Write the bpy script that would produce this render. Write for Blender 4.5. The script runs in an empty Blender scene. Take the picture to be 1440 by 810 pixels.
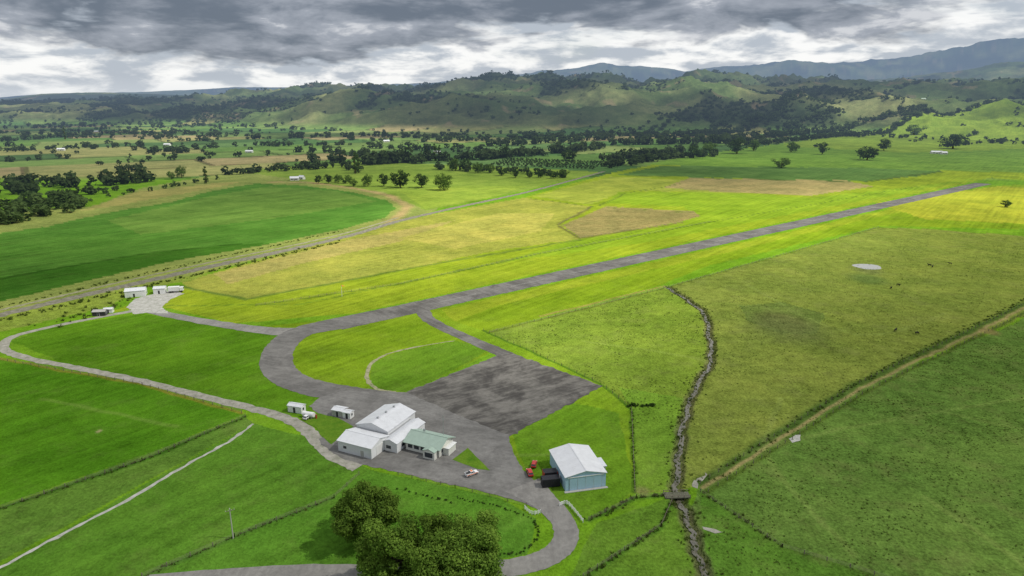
import bpy, math, random
import numpy as np
from mathutils import Vector, Matrix
from mathutils.geometry import tessellate_polygon
random.seed(7); rng=np.random.default_rng(7)
scene=bpy.context.scene
scene.view_settings.view_transform='Standard'
scene.view_settings.look='None'; scene.view_settings.exposure=0

# ---------------------------------------------------------------- image pixels to ground
CAMH=105.0; P=math.radians(15.5); cP,sP=math.cos(P),math.sin(P); F=960.0
def G(px,py,z=0.0):
    """image pixel back-projected through the camera -> metres on the ground"""
    a=(px-720)/F; b=(405-py)/F
    t=(CAMH-z)/(sP-b*cP)
    return (a*t,(cP+b*sP)*t)
def GS(pts): return [G(*p) for p in pts]
def depth(px,py): return CAMH/(sP-(405-py)/F*cP)
def smoothline(pts,n=8,closed=False):
    p=[np.array(q,float) for q in pts]; out=[]; N=len(p)
    rngi=range(N if closed else N-1)
    for i in rngi:
        if closed: a,b,c,d=p[(i-1)%N],p[i],p[(i+1)%N],p[(i+2)%N]
        else: a,b,c,d=p[max(i-1,0)],p[i],p[i+1],p[min(i+2,N-1)]
        for k in range(n):
            t=k/n
            out.append(0.5*((2*b)+(c-a)*t+(2*a-5*b+4*c-d)*t*t+(3*b-a-3*c+d)*t**3))
    if not closed: out.append(p[-1])
    return out
def lin(h):
    h=h.lstrip('#'); v=[int(h[i:i+2],16)/255 for i in (0,2,4)]
    return np.array([x/12.92 if x<=.04045 else ((x+.055)/1.055)**2.4 for x in v])

# ---------------------------------------------------------------- noise
def _h(ix,iy,s):
    n=(ix*374761393+iy*668265263+s*1442695041)&0xffffffff
    n=((n^(n>>13))*1274126177)&0xffffffff
    return ((n^(n>>16))&0xffff)/65535.0
def vn(x,y,s=0):
    ix=np.floor(x).astype(np.int64); iy=np.floor(y).astype(np.int64)
    fx=x-ix; fy=y-iy; fx=fx*fx*(3-2*fx); fy=fy*fy*(3-2*fy)
    return (_h(ix,iy,s)*(1-fx)+_h(ix+1,iy,s)*fx)*(1-fy)+(_h(ix,iy+1,s)*(1-fx)+_h(ix+1,iy+1,s)*fx)*fy
def fbm(x,y,o=4,s=0):
    a=.5; t=0; w=0
    for i in range(o):
        t=t+a*vn(x+i*17.3,y-i*9.1,s+i); w+=a; a*=.5; x,y=(x*.8-y*.6)*2.03,(x*.6+y*.8)*2.03
    return t/w
def ridged(x,y,o=5,s=0):
    a=.5; t=0; w=0
    for i in range(o):
        n=1-np.abs(2*vn(x,y,s+i)-1); t=t+a*n**1.3; w+=a; a*=.52
        x,y=(x*.8-y*.6)*2.05+5.2,(x*.6+y*.8)*2.05-3.1
    return t/w
def sst(a,b,x):
    t=np.clip((x-a)/(b-a),0,1); return t*t*(3-2*t)

# ---------------------------------------------------------------- terrain height
stream_w=smoothline(GS([(938,403),(962,418),(990,440),(997,468),(1000,505),(978,545),(962,590),(955,640),(951,690),(962,715),(975,755),(992,815),(1000,850)]),6)
_sw=[]
for i,p in enumerate(stream_w):
    j=.45*math.sin(i*1.3)+.35*math.sin(i*2.9+1); _sw.append((p[0]+j,p[1]))
stream_w=_sw
def polydist(X,Y,pts,maxd):
    D=np.full(X.shape,1e9)
    for (x0,y0),(x1,y1) in zip(pts[:-1],pts[1:]):
        m=(X>min(x0,x1)-maxd)&(X<max(x0,x1)+maxd)&(Y>min(y0,y1)-maxd)&(Y<max(y0,y1)+maxd)
        if not m.any(): continue
        xx=X[m];yy=Y[m]; dx,dy=x1-x0,y1-y0; L=dx*dx+dy*dy+1e-9
        t=np.clip(((xx-x0)*dx+(yy-y0)*dy)/L,0,1)
        d=np.hypot(xx-x0-t*dx,yy-y0-t*dy); D[m]=np.minimum(D[m],d)
    return D
def H(x,y):
    r=np.hypot(x,y); u=np.where(y>1,x/np.maximum(y,1),np.sign(x)*1.3); c=720+996*np.clip(u,-1.3,1.3)
    crest=np.interp(c,[-400,0,100,200,350,500,620,720,800,900,960,1000,1100,1200,1300,1440,1900],
                    [137,142,140,136,129,121,114,108,105,109,99,99,109,112,115,114,112])
    zc=105+(139-crest)*4.6
    start=np.interp(c,[-400,0,250,400,560,640,720,1000,1200,1440,1900],[3900,3700,3300,2700,2350,2200,2200,2250,2450,2400,2400])
    start=start+300*(fbm(x/700,y/700,3,5)-.5)
    m=sst(start,start+2100,r)
    rg=ridged(x/560,y/560,6,11)
    big=fbm(x/1500,y/1500,3,31)
    h=zc*m*(.12+.86*rg+.55*(big-.38))
    m0=sst(start,start+250,r)
    h=h+m0*60*ridged(x/300,y/300,5,21)*(1-.35*m)+m0*30*(ridged(x/150,y/150,4,23)-.5)
    for (px,rr,hh,sx,sy) in [(690,2750,95,210,240),(960,3300,60,400,350),(560,2900,40,260,300),(1240,3100,55,420,300),(840,2900,55,230,230),(1080,2900,60,200,200),(480,3200,50,200,250)]:
        uu=(px-720)/996; cx,cy=uu*rr/math.hypot(1,uu),rr/math.hypot(1,uu)
        h=h+hh*np.exp(-((x-cx)/sx)**2-((y-cy)/sy)**2)*(.3+.9*rg)
    h=np.maximum(h,0)*(1-.6*sst(5000,6600,r))
    mid=np.interp(c,[-400,0,60,150,250,350,500,900,1100,1200,1300,1380,1440,1900],[138,139,133,130,133,135,134,128,122,112,106,98,94,88])
    zm=105+(139-mid)*8.2
    h=np.maximum(h, zm*sst(6300,8200,r)*(1-.3*sst(8600,10500,r))*(.62+.42*ridged(x/1300,y/1300,6,41)))
    far=np.interp(c,[-400,0,60,200,330,450,600,700,760,850,920,960,1000,1100,1200,1300,1400,1440,1900],
                   [136,137,133,131,124,124,118,107,98,93,98,104,99,90,86,82,75,73,70])
    zf=105+(139-far)*16.2
    h=np.maximum(h, zf*sst(11500,15500,r)*(.72+.32*ridged(x/2300,y/2300,6,61)))
    return h

# ---------------------------------------------------------------- mesh helpers
def mesh_np(name,V,Fq,mats,k=None,smooth=True,midx=None):
    me=bpy.data.meshes.new(name); V=np.asarray(V,np.float32); Fq=np.asarray(Fq,np.int32); k=Fq.shape[1]
    me.vertices.add(len(V)); me.vertices.foreach_set('co',V.ravel())
    me.loops.add(Fq.size); me.loops.foreach_set('vertex_index',Fq.ravel())
    me.polygons.add(len(Fq)); me.polygons.foreach_set('loop_start',np.arange(0,Fq.size,k,dtype=np.int32))
    for m in mats: me.materials.append(m)
    if midx is not None: me.polygons.foreach_set('material_index',np.asarray(midx,np.int32))
    me.update(calc_edges=True)
    me.polygons.foreach_set('use_smooth',np.full(len(Fq),smooth))
    return me
def link(name,me,parent=None,loc=(0,0,0),rot=0):
    o=bpy.data.objects.new(name,me); scene.collection.objects.link(o)
    o.location=loc; o.rotation_euler=(0,0,rot)
    if parent: o.parent=parent
    return o
def pyobj(name,V,Fc,mat,parent=None,loc=(0,0,0),rot=0,bevel=0,smooth=False):
    me=bpy.data.meshes.new(name); me.from_pydata([tuple(v) for v in V],[],Fc); me.materials.append(mat); me.update()
    if smooth:
        for p in me.polygons: p.use_smooth=True
    o=link(name,me,parent,loc,rot)
    if bevel:
        b=o.modifiers.new('bevel','BEVEL'); b.width=bevel; b.segments=2
    return o
def box(name,x0,x1,y0,y1,z0,z1,mat,parent=None,bevel=0,loc=(0,0,0),rot=0):
    V=[(x0,y0,z0),(x1,y0,z0),(x1,y1,z0),(x0,y1,z0),(x0,y0,z1),(x1,y0,z1),(x1,y1,z1),(x0,y1,z1)]
    return pyobj(name,V,[(0,3,2,1),(4,5,6,7),(0,1,5,4),(1,2,6,5),(2,3,7,6),(3,0,4,7)],mat,parent,loc,rot,bevel)
def empty(name,loc,rot=0):
    e=bpy.data.objects.new(name,None); scene.collection.objects.link(e); e.location=loc; e.rotation_euler=(0,0,rot); e.empty_display_size=.5
    return e

# ---------------------------------------------------------------- materials
class N:
    def __init__(s,nt): s.t=nt; s.L=nt.links
    def n(s,ty,**kw):
        nd=s.t.nodes.new(ty)
        for k,v in kw.items(): setattr(nd,k,v)
        return nd
    def put(s,sock,v):
        if isinstance(v,bpy.types.NodeSocket): s.L.new(v,sock)
        elif isinstance(v,(tuple,list,np.ndarray)):
            v=list(v)
            if len(sock.default_value)==4 and len(v)==3: v=v+[1]
            sock.default_value=v
        else: sock.default_value=v
    def m(s,op,a,b=0.0,c=0.0,clamp=False):
        nd=s.n('ShaderNodeMath',operation=op,use_clamp=clamp)
        s.put(nd.inputs[0],a); s.put(nd.inputs[1],b); s.put(nd.inputs[2],c); return nd.outputs[0]
    def mr(s,v,a,b,c=0.0,d=1.0,sm=False):
        nd=s.n('ShaderNodeMapRange',interpolation_type='SMOOTHSTEP' if sm else 'LINEAR')
        s.put(nd.inputs[0],v)
        for i,q in enumerate((a,b,c,d)): s.put(nd.inputs[i+1],q)
        return nd.outputs[0]
    def noise(s,vec,scale,detail=4,rough=.5,dist=0):
        nd=s.n('ShaderNodeTexNoise'); s.put(nd.inputs['Vector'],vec); nd.inputs['Scale'].default_value=scale
        nd.inputs['Detail'].default_value=detail; nd.inputs['Roughness'].default_value=rough; nd.inputs['Distortion'].default_value=dist
        return nd.outputs[0]
    def vs(s,vec,sc):
        nd=s.n('ShaderNodeVectorMath',operation='SCALE'); s.put(nd.inputs[0],vec); s.put(nd.inputs[3],sc); return nd.outputs[0]
    def vm(s,op,a,b):
        nd=s.n('ShaderNodeVectorMath',operation=op); s.put(nd.inputs[0],a); s.put(nd.inputs[1],b); return nd.outputs[0]
    def mix(s,f,a,b,bt='MIX'):
        nd=s.n('ShaderNodeMixRGB',blend_type=bt); s.put(nd.inputs[0],f); s.put(nd.inputs[1],a); s.put(nd.inputs[2],b); return nd.outputs[0]
    def pos(s): return s.n('ShaderNodeNewGeometry').outputs['Position']
    def attr(s,name,o='Color'): return s.n('ShaderNodeAttribute',attribute_name=name).outputs[o]
def newmat(name):
    m=bpy.data.materials.new(name); m.use_nodes=True; nt=m.node_tree
    try: m.cycles.emission_sampling='NONE'
    except Exception: pass
    for x in list(nt.nodes): nt.nodes.remove(x)
    k=N(nt); out=k.n('ShaderNodeOutputMaterial'); return m,k,out
HAZE_EMIT=(.20,.275,.40)
def haze_glow(k,sh,out):
    """aerial haze painted in as bluish emission: grows with distance from the world origin"""
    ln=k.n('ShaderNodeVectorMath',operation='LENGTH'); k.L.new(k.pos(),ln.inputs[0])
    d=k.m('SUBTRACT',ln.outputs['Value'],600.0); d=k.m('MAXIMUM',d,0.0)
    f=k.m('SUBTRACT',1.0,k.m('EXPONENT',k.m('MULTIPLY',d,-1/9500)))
    em=k.n('ShaderNodeEmission'); em.inputs[0].default_value=(*HAZE_EMIT,1)  # glow painted over the surface in place of hazy air
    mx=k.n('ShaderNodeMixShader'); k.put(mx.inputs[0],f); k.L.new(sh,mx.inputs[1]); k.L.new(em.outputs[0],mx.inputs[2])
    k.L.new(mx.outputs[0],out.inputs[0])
def pbr(k,col,rough=.8,spec=.3,normal=None,metal=0):
    b=k.n('ShaderNodeBsdfPrincipled'); k.put(b.inputs['Base Color'],col); k.put(b.inputs['Roughness'],rough)
    b.inputs['Specular IOR Level'].default_value=spec; b.inputs['Metallic'].default_value=metal
    if normal: k.L.new(normal,b.inputs['Normal'])
    return b.outputs[0]
def diff(k,col,normal=None):
    b=k.n('ShaderNodeBsdfDiffuse'); k.put(b.inputs[0],col)
    if normal: k.L.new(normal,b.inputs['Normal'])
    return b.outputs[0]
def bump(k,h,strength,dist):
    b=k.n('ShaderNodeBump'); b.inputs['Strength'].default_value=strength; b.inputs['Distance'].default_value=dist; k.L.new(h,b.inputs['Height']); return b.outputs[0]

def mat_ground():
    m,k,out=newmat('ground'); p=k.pos(); col=k.attr('Col'); tuft=k.attr('tuft','Fac')
    n0=k.noise(p,.006,2,.55); n1=k.noise(p,.03,3,.62); n2=k.noise(p,.22,4,.7); n3=k.noise(p,1.1,2,.7)
    mow=k.n('ShaderNodeMapping'); mow.inputs['Rotation'].default_value=(0,0,math.radians(39)); k.L.new(p,mow.inputs[0])
    sc=k.n('ShaderNodeVectorMath',operation='MULTIPLY'); k.L.new(mow.outputs[0],sc.inputs[0]); sc.inputs[1].default_value=(1,.03,1)
    ns=k.noise(sc.outputs[0],.35,2,.6)
    f=k.m('ADD',k.mr(n0,.3,.7,-.14,.14),k.mr(n1,.25,.75,-.22,.22))
    inv=k.m('SUBTRACT',1.0,tuft)
    f=k.m('ADD',f,k.m('MULTIPLY',inv,k.mr(ns,.3,.7,-.20,.20)))
    amp=k.m('ADD',k.m('MULTIPLY',tuft,.42),.16)
    f=k.m('ADD',f,k.m('MULTIPLY',amp,k.mr(n2,.25,.75,-.8,.8)))
    f=k.m('ADD',f,k.m('MULTIPLY',amp,k.mr(n3,.25,.75,-.85,.85)))
    f=k.m('MAXIMUM',k.m('ADD',f,1.0),.25)
    c=k.vs(col,f)
    c=k.mix(k.mr(n1,.38,.68,0,.25),c,k.vm('MULTIPLY',c,(1.55,1.10,1.3)))
    dry=k.mr(k.noise(p,.07,4,.7),.48,.70,0,1,True)
    c=k.mix(k.m('MULTIPLY',dry,k.m('ADD',k.m('MULTIPLY',tuft,.26),.04)),c,(.19,.20,.065))
    haze_glow(k,diff(k,c,bump(k,n3,.6,.8)),out); return m
def mat_asphalt(name,c1,c2,patch=.5,streak=None,aniso=.3):
    m,k,out=newmat(name); p=k.pos()
    n1=k.noise(p,.07,5,.7,.5); n2=k.noise(p,.7,4,.7); n3=k.noise(p,6,2,.7)
    mp=k.n('ShaderNodeMapping'); mp.inputs['Rotation'].default_value=(0,0,math.radians(streak or 51)); k.L.new(p,mp.inputs[0])
    s=k.vm('MULTIPLY',mp.outputs[0],(aniso*.3,1,1)); ns=k.noise(s,.45,4,.7)
    f=k.mr(k.m('ADD',k.m('MULTIPLY',n1,.62),k.m('MULTIPLY',ns,.38)),.38,.62,0,1,True)
    c=k.mix(f,c1,c2); c=k.vs(c,k.m('ADD',k.mr(n2,.25,.75,.8,1.2),k.mr(n3,.2,.8,-.12,.12)))
    wd=k.mr(k.noise(p,.3,6,.78),.59,.72,0,patch,True)
    c=k.mix(wd,c,(.075,.09,.035))
    k.L.new(pbr(k,c,.9,.25),out.inputs[0]); return m
def mat_gravel(name,c1,c2,weed=.35):
    m,k,out=newmat(name); p=k.pos()
    c=k.mix(k.mr(k.noise(p,.35,4,.7),.35,.65),c1,c2); c=k.vs(c,k.mr(k.noise(p,4,3,.7),.2,.8,.75,1.25))
    c=k.mix(k.mr(k.noise(p,.5,5,.75),.47,.66,0,weed,True),c,(.07,.12,.025))
    k.L.new(diff(k,c),out.inputs[0]); return m
def mat_plain(name,col,rough=.6,spec=.4,var=.12,scale=1.5,dirt=None,metal=0,ribs=None):
    m,k,out=newmat(name); tc=k.n('ShaderNodeTexCoord').outputs['Object']
    c=k.vs(col,k.mr(k.noise(tc,scale,4,.65),.25,.75,1-var,1+var))
    if dirt: c=k.mix(k.mr(k.noise(k.vm('MULTIPLY',tc,(1,1,.25)),1.1,5,.7),.48,.75,0,dirt,True),c,(.16,.14,.11))
    nm=None
    if ribs:
        w=k.n('ShaderNodeTexWave',wave_type='BANDS',bands_direction=ribs[0]); k.L.new(tc,w.inputs[0]); w.inputs['Scale'].default_value=ribs[1]
        nm=bump(k,w.outputs['Fac'],.8,.06); c=k.vs(c,k.mr(w.outputs['Fac'],0,1,.90,1.04))
    k.L.new(pbr(k,c,rough,spec,nm,metal),out.inputs[0]); return m
def mat_leaf(name,ca,cb,tr=.28):
    m,k,out=newmat(name); a=k.attr('rnd','Fac'); p=k.pos()
    n=k.noise(p,.5,1,.6)
    f=k.m('ADD',k.m('MULTIPLY',a,.75),k.mr(n,.3,.7,-.12,.4),clamp=True)
    c=k.mix(f,ca,cb)
    oi=k.n('ShaderNodeObjectInfo').outputs['Random']; c=k.vs(c,k.mr(oi,0,1,.8,1.2))
    d=k.n('ShaderNodeBsdfDiffuse'); k.L.new(c,d.inputs[0]); t=k.n('ShaderNodeBsdfTranslucent'); k.L.new(k.mix(.5,c,(.12,.18,.02)),t.inputs[0])
    mx=k.n('ShaderNodeMixShader'); mx.inputs[0].default_value=tr; k.L.new(d.outputs[0],mx.inputs[1]); k.L.new(t.outputs[0],mx.inputs[2])
    haze_glow(k,mx.outputs[0],out); return m
M_ground=mat_ground()
M_runway=mat_asphalt('runway_asphalt',(.085,.08,.073),(.17,.163,.15),.3)
M_taxi=mat_asphalt('taxiway_asphalt',(.11,.105,.097),(.18,.173,.16),.15,20,.8)
M_yard=mat_asphalt('yard_asphalt',(.13,.125,.116),(.205,.198,.184),.12,20,.8)
M_apron=mat_asphalt('old_apron_asphalt',(.055,.051,.046),(.17,.16,.142),.4,-33,.6)
M_road=mat_asphalt('road_chipseal',(.18,.172,.158),(.25,.24,.22),.12,90,.8)
M_gravel=mat_gravel('gravel',(.25,.24,.20),(.38,.36,.31),.35)
M_pale=mat_gravel('pale_gravel',(.36,.35,.31),(.50,.49,.45),.35)
M_dirt=mat_gravel('dirt_track',(.25,.24,.14),(.34,.32,.21),.65)
M_rail=mat_gravel('rail_ballast',(.16,.145,.11),(.28,.26,.21),.5)
M_white=mat_plain('white_paint',(.78,.78,.76),.5,.4,.05,.6,.12)
M_whitewall=mat_plain('white_corrugated_wall',(.76,.77,.77),.5,.4,.05,.6,.12,ribs=('X',1.6))
M_roofw=mat_plain('pale_roof_iron',(.74,.75,.77),.42,.45,.06,.5,.10,ribs=('X',1.3))
M_roofw2=mat_plain('pale_roof_iron_lengthwise',(.72,.73,.75),.42,.45,.08,.5,.14,ribs=('Y',1.3))
M_roofgrn=mat_plain('green_roof_iron',(.36,.47,.39),.5,.4,.08,.7,.12,ribs=('X',1.3))
M_cream=mat_plain('cream_wall',(.70,.70,.64),.7,.3,.05,1,.1)
M_blue=mat_plain('blue_corrugated_wall',(.42,.62,.76),.5,.4,.05,.8,.08,ribs=('X',1.5))
M_glass=mat_plain('window_glass',(.03,.04,.05),.12,.6,.1)
M_dark=mat_plain('dark_opening',(.05,.05,.05),.7,.2,.1)
M_black=mat_plain('black_steel',(.025,.025,.03),.6,.4,.2,2,ribs=('X',2.5))
M_rust=mat_plain('red_steel',(.38,.05,.03),.5,.4,.1)
M_red=mat_plain('red_car_paint',(.45,.02,.015),.25,.6,.04)
M_carw=mat_plain('white_car_paint',(.78,.78,.78),.25,.6,.03)
M_orange=mat_plain('orange_stripe',(.75,.18,.03),.5,.4,.03)
M_tyre=mat_plain('tyre_rubber',(.02,.02,.02),.9,.2,.1)
M_wood=mat_plain('weathered_wood',(.20,.17,.13),.85,.2,.2,3)
M_conc=mat_plain('concrete',(.42,.41,.38),.85,.2,.12,1,.2)
M_oldconc=mat_plain('mossy_concrete',(.13,.13,.09),.9,.2,.25,1,.3)
M_steel=mat_plain('galvanised_steel',(.45,.46,.47),.45,.5,.1,2,None,.6)
M_cow=mat_plain('black_cow_hide',(.018,.016,.015),.8,.2,.3)
M_bark=mat_plain('bark',(.11,.085,.06),.95,.1,.3,3)
M_leafN=mat_leaf('foliage_near_broadleaf',(.06,.12,.018),(.21,.33,.05),.35)
M_leafA=mat_leaf('foliage_broadleaf',(.042,.085,.013),(.15,.235,.035),.35)
M_leafB=mat_leaf('foliage_dark',(.018,.042,.011),(.065,.11,.024))
M_leafC=mat_leaf('foliage_willow',(.05,.09,.028),(.12,.18,.05))
M_leafD=mat_leaf('foliage_distant',(.020,.038,.016),(.08,.115,.040))
M_scrub=mat_leaf('rank_grass_blades',(.055,.10,.02),(.16,.20,.045),.3)
def mat_water(name,c):
    m,k,out=newmat(name); k.L.new(pbr(k,c,.12,.6,bump(k,k.noise(k.pos(),1.2,3,.5),.15,.03)),out.inputs[0]); return m
M_water=mat_water('muddy_water',(.13,.12,.085)); M_pond=mat_water('pond_water',(.30,.30,.26))

# ---------------------------------------------------------------- terrain sheet
th=np.radians(np.concatenate([np.arange(-100,-44,2.0),np.arange(-44,44,.095),np.arange(44,101,2.0)]))
ang=np.radians(np.arange(58,2.75,-.08))
rr=np.concatenate([[1,35],CAMH/np.tan(ang)])
rr=np.concatenate([rr,np.geomspace(rr[-1]*1.006,9500,230),np.geomspace(9600,60000,80)])
R,T=np.meshgrid(rr,th,indexing='ij'); X=(R*np.sin(T)).ravel(); Y=(R*np.cos(T)).ravel()
Z=np.zeros(len(X)); fm=R.ravel()>1850; Z[fm]=H(X[fm],Y[fm])
ds=polydist(X,Y,stream_w,8.0)
Z=Z-.9*sst(2.4,.9,ds)*(ds<8)
def inpoly(x,y,pts):
    pts=np.array(pts); m=(x>pts[:,0].min())&(x<pts[:,0].max())&(y>pts[:,1].min())&(y<pts[:,1].max())
    idx=np.nonzero(m)[0]; xx=x[idx];yy=y[idx]; c=np.zeros(len(idx),bool)
    for i in range(len(pts)):
        x0,y0=pts[i-1];x1,y1=pts[i]
        if y0==y1: continue
        t=((y0>yy)!=(y1>yy))&(xx<(x1-x0)*(yy-y0)/(y1-y0)+x0); c^=t
    return idx[c]
wamp=np.clip(R.ravel()/300,.5,6)
XW=X+wamp*(fbm(X/9,Y/9,3,77)-.5)*2.2; YW=Y+wamp*(fbm(X/9+50,Y/9,3,78)-.5)*2.2
col=np.tile(lin('#649a22'),(len(X),1)); tuft=np.full(len(X),.35)
def cells(X,Y):
    xa=X*np.cos(.6)+Y*np.sin(.6); ya=-X*np.sin(.6)+Y*np.cos(.6)
    xa=xa+60*fbm(X/500,Y/500,2,3); row=np.floor(ya/150); q=(xa+row*97)/260; ce=np.floor(q)
    ex=np.minimum(q-ce,1-(q-ce))*260; ey=np.minimum(ya/150-row,1-(ya/150-row))*150
    return ce.astype(np.int64),row.astype(np.int64),np.minimum(ex,ey)
ce,row,ed=cells(X,Y); hsh=_h(ce,row,9)
pal=np.array([lin(c) for c in ['#668a44','#56803a','#789650','#8c9c5a','#4c783c','#608c3e','#989c66','#486f3a','#70984a','#5c8646']])
pc=pal[(hsh*9.99).astype(int)]
pc=pc*np.where(ed<5,.5,1)[:,None]
farf=sst(900,980,Y); col=col*(1-farf[:,None])+pc*farf[:,None]
# hills
hz_=sst(2,25,Z); hn=fbm(X/260,Y/260,5,90)[:,None]; hn2=fbm(X/900,Y/900,3,95)[:,None]
hc=lin('#56743e')*(1-sst(.35,.7,hn))+lin('#7e9258')*sst(.35,.7,hn)
hc=hc*(1-.6*sst(.48,.62,hn2))+lin('#3d5432')*.6*sst(.48,.62,hn2)
bush=sst(.53,.60,fbm(X/420,Y/420,5,101))[:,None]; hc=hc*(1-.8*bush)+lin('#293c26')*.8*bush
gul=sst(.52,.30,ridged(X/150,Y/150,4,23))[:,None]; hc=hc*(1-.3*gul)
scar=sst(.69,.75,fbm(X/90,Y/90,3,171))[:,None]; hc=hc*(1-.45*scar)+lin('#908c68')*.45*scar
hc=hc*.88
col=col*(1-hz_[:,None])+hc*hz_[:,None]; tuft=np.where(hz_>.5,.3,tuft)
FIELDS=[
('#7e984a',.5,[(-300,330),(-60,300),(130,290),(200,264),(320,243),(430,240),(560,255),(620,268),(620,292),(560,318),(300,380),(-100,465),(-400,520)]),
('#4f8630',.12,[(-300,365),(0,328),(70,318),(140,301),(240,284),(300,268),(360,258),(430,261),(500,271),(545,282),(556,293),(540,306),(490,320),(380,343),(240,368),(100,400),(-100,448),(-300,490)]),
('#62903a',.12,[(150,310),(300,275),(380,262),(470,268),(530,283),(400,305),(200,330)]),
('#3c7022',.12,[(-200,425),(60,380),(200,357),(330,343),(385,342),(240,368),(100,400),(-100,448)]),
('#929e54',.3,[(110,297),(190,270),(300,258),(340,256),(280,268),(160,290)]),
('#749a38',.3,[(330,240),(500,228),(640,232),(820,240),(845,243),(720,272),(600,296),(575,285),(540,270),(440,256)]),
('#80a53a',.2,[(560,268),(640,262),(740,262),(690,278),(600,294)]),
('#7ea026',.2,[(150,440),(300,388),(600,306),(740,277),(860,243),(1000,215),(1150,195),(1560,178),(1560,262),(1395,250),(500,440),(330,455),(220,430)]),
('#669434',.25,[(980,218),(1150,195),(1560,178),(1560,245),(1325,240),(930,232),(900,232)]),
('#769c34',.2,[(1160,190),(1560,175),(1560,205),(1280,215),(1100,205)]),
('#558038',.15,[(868,246),(930,233),(1200,236),(1325,240),(1290,248),(1215,255),(1000,250)]),
('#8aa53c',.2,[(750,276),(860,248),(940,252),(1150,258),(1060,272),(880,268),(830,288)]),
('#92965a',.4,[(932,264),(970,250),(1190,254),(1228,262),(1140,275),(1020,270)]),
('#76a026',.15,[(870,270),(1000,270),(1140,278),(1290,262),(1380,250),(900,342),(700,370),(830,330),(975,300),(960,290),(850,286)]),
('#8a9e40',.5,[(255,398),(330,375),(600,303),(735,278),(832,290),(788,316),(815,336),(700,352),(600,372),(480,395),(350,420),(270,408)]),
('#98a054',.6,[(300,385),(500,335),(640,310),(560,340),(420,372),(320,400)]),
('#9aa84c',.5,[(560,335),(700,300),(780,300),(760,325),(640,350)]),
('#858a50',.7,[(790,317),(852,290),(975,297),(985,304),(955,312),(818,335)]),
('#709820',.2,[(330,462),(600,438),(1395,262),(1560,250),(1560,325),(1235,318),(1000,372),(930,400),(690,467),(600,480)]),
('#80a028',.2,[(620,436),(1395,262),(1300,290),(1000,360),(700,430),(640,452)]),
('#8fa62e',.2,[(1230,285),(1400,262),(1560,270),(1560,320),(1300,308)]),
('#6f8a38',.8,[(688,468),(800,438),(940,403),(1235,320),(1300,322),(1560,340),(1560,395),(1200,546),(985,682),(955,692),(893,692),(888,575),(845,540),(760,505)]),
('#6c9030',.65,[(690,468),(940,405),(990,440),(1000,505),(960,590),(955,690),(893,690),(888,575),(845,540)]),
('#66942e',.5,[(870,545),(965,560),(955,690),(893,690),(888,575)]),
('#5f7c36',1.,[(1040,430),(1100,425),(1160,440),(1150,470),(1100,470),(1050,450)]),
('#588034',.85,[(1560,400),(1200,547),(985,686),(970,720),(1000,850),(1700,980),(1700,400)]),
('#50802a',.7,[(985,690),(1100,770),(1350,850),(1000,860)]),
('#5a882a',.6,[(840,735),(940,700),(960,705),(1000,850),(780,850)]),
('#4c861c',.25,[(-300,470),(0,505),(200,540),(345,583),(200,640),(0,712),(-300,830)]),
('#56842e',.5,[(345,585),(355,595),(0,790),(-300,930),(-300,830),(0,715)]),
('#528628',.35,[(355,595),(430,615),(520,660),(470,700),(200,812),(100,870),(-200,900),(0,797)]),
('#508628',.35,[(520,660),(700,700),(755,730),(740,780),(600,800),(200,840),(200,812),(470,700)]),
('#50841c',.25,[(15,480),(60,462),(200,441),(330,460),(392,472),(372,505),(390,535),(455,556),(430,590),(300,558),(100,515)]),
('#6c9620',.2,[(420,470),(590,437),(640,470),(700,492),(570,555),(400,530),(400,490)]),
('#5c8c24',.2,[(525,510),(560,495),(640,478),(690,492),(580,552),(520,545)]),
('#6c9822',.3,[(600,440),(690,468),(845,540),(888,575),(893,692),(830,735),(760,690),(700,610),(845,543),(700,495),(600,450)]),
('#5c8e22',.3,[(718,605),(800,565),(870,580),(893,690),(830,735),(780,715),(740,665)]),
('#7a9a3a',.9,[(-100,465),(150,412),(300,380),(270,395),(200,405),(150,432),(-100,490)]),
]
for h,tf,pts in FIELDS:
    i=inpoly(XW,YW,GS(pts)); col[i]=lin(h); tuft[i]=tf
LINES=[('#3c6a1e',1.6,[(-100,752),(0,716),(200,648),(345,586)]),('#47762a',1.2,[(200,812),(330,755),(470,700)]),
('#5f7a2a',1.4,[(688,468),(800,440),(940,404),(1235,320),(1560,345)]),('#5a7f26',1.4,[(360,430),(560,400),(760,357),(1000,312),(1290,262)]),
('#648a28',1.2,[(220,430),(420,428),(500,412),(900,325)]),
('#46682a',3.2,[(1560,362),(1440,428),(1200,543),(985,680)]),('#8a8e58',1.1,[(1560,372),(1440,434),(1210,546),(990,686)]),
('#4a6a26',1.4,[(1560,380),(1440,441),(1220,550),(996,692)]),
('#4d7a22',1.1,[(893,692),(888,575),(845,540),(760,500),(680,465)]),('#4a7a26',1.3,[(820,812),(930,740),(945,705)]),
('#4a7a26',1.3,[(828,732),(895,700),(935,697)]),('#4f7a2a',1.4,[(985,692),(1100,770),(1300,830)]),
('#8c8a4c',1.2,[(935,402),(900,410),(760,445)]),('#9a9a60',8,[(380,256),(440,257),(500,265),(548,275),(574,290),(562,304),(545,313)]),
('#2f5a1c',2.5,[(-100,412),(60,381),(200,357),(330,343)]),('#6c7a36',3,[(785,318),(815,335),(960,313)]),('#6c7a36',3,[(785,316),(832,291)]),
('#4c6a2c',5,[(860,246),(1000,251),(1215,256),(1325,241)]),('#79882f',1.3,[(-60,500),(0,505),(200,541),(340,581)]),
('#5a7a30',2.5,[(250,402),(345,421),(480,396),(600,373),(815,337)]),
('#5c7a2c',1.6,[(840,290),(880,272),(960,258)]),('#5c7a2c',1.6,[(740,278),(835,291),(990,300)]),
]
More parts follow.
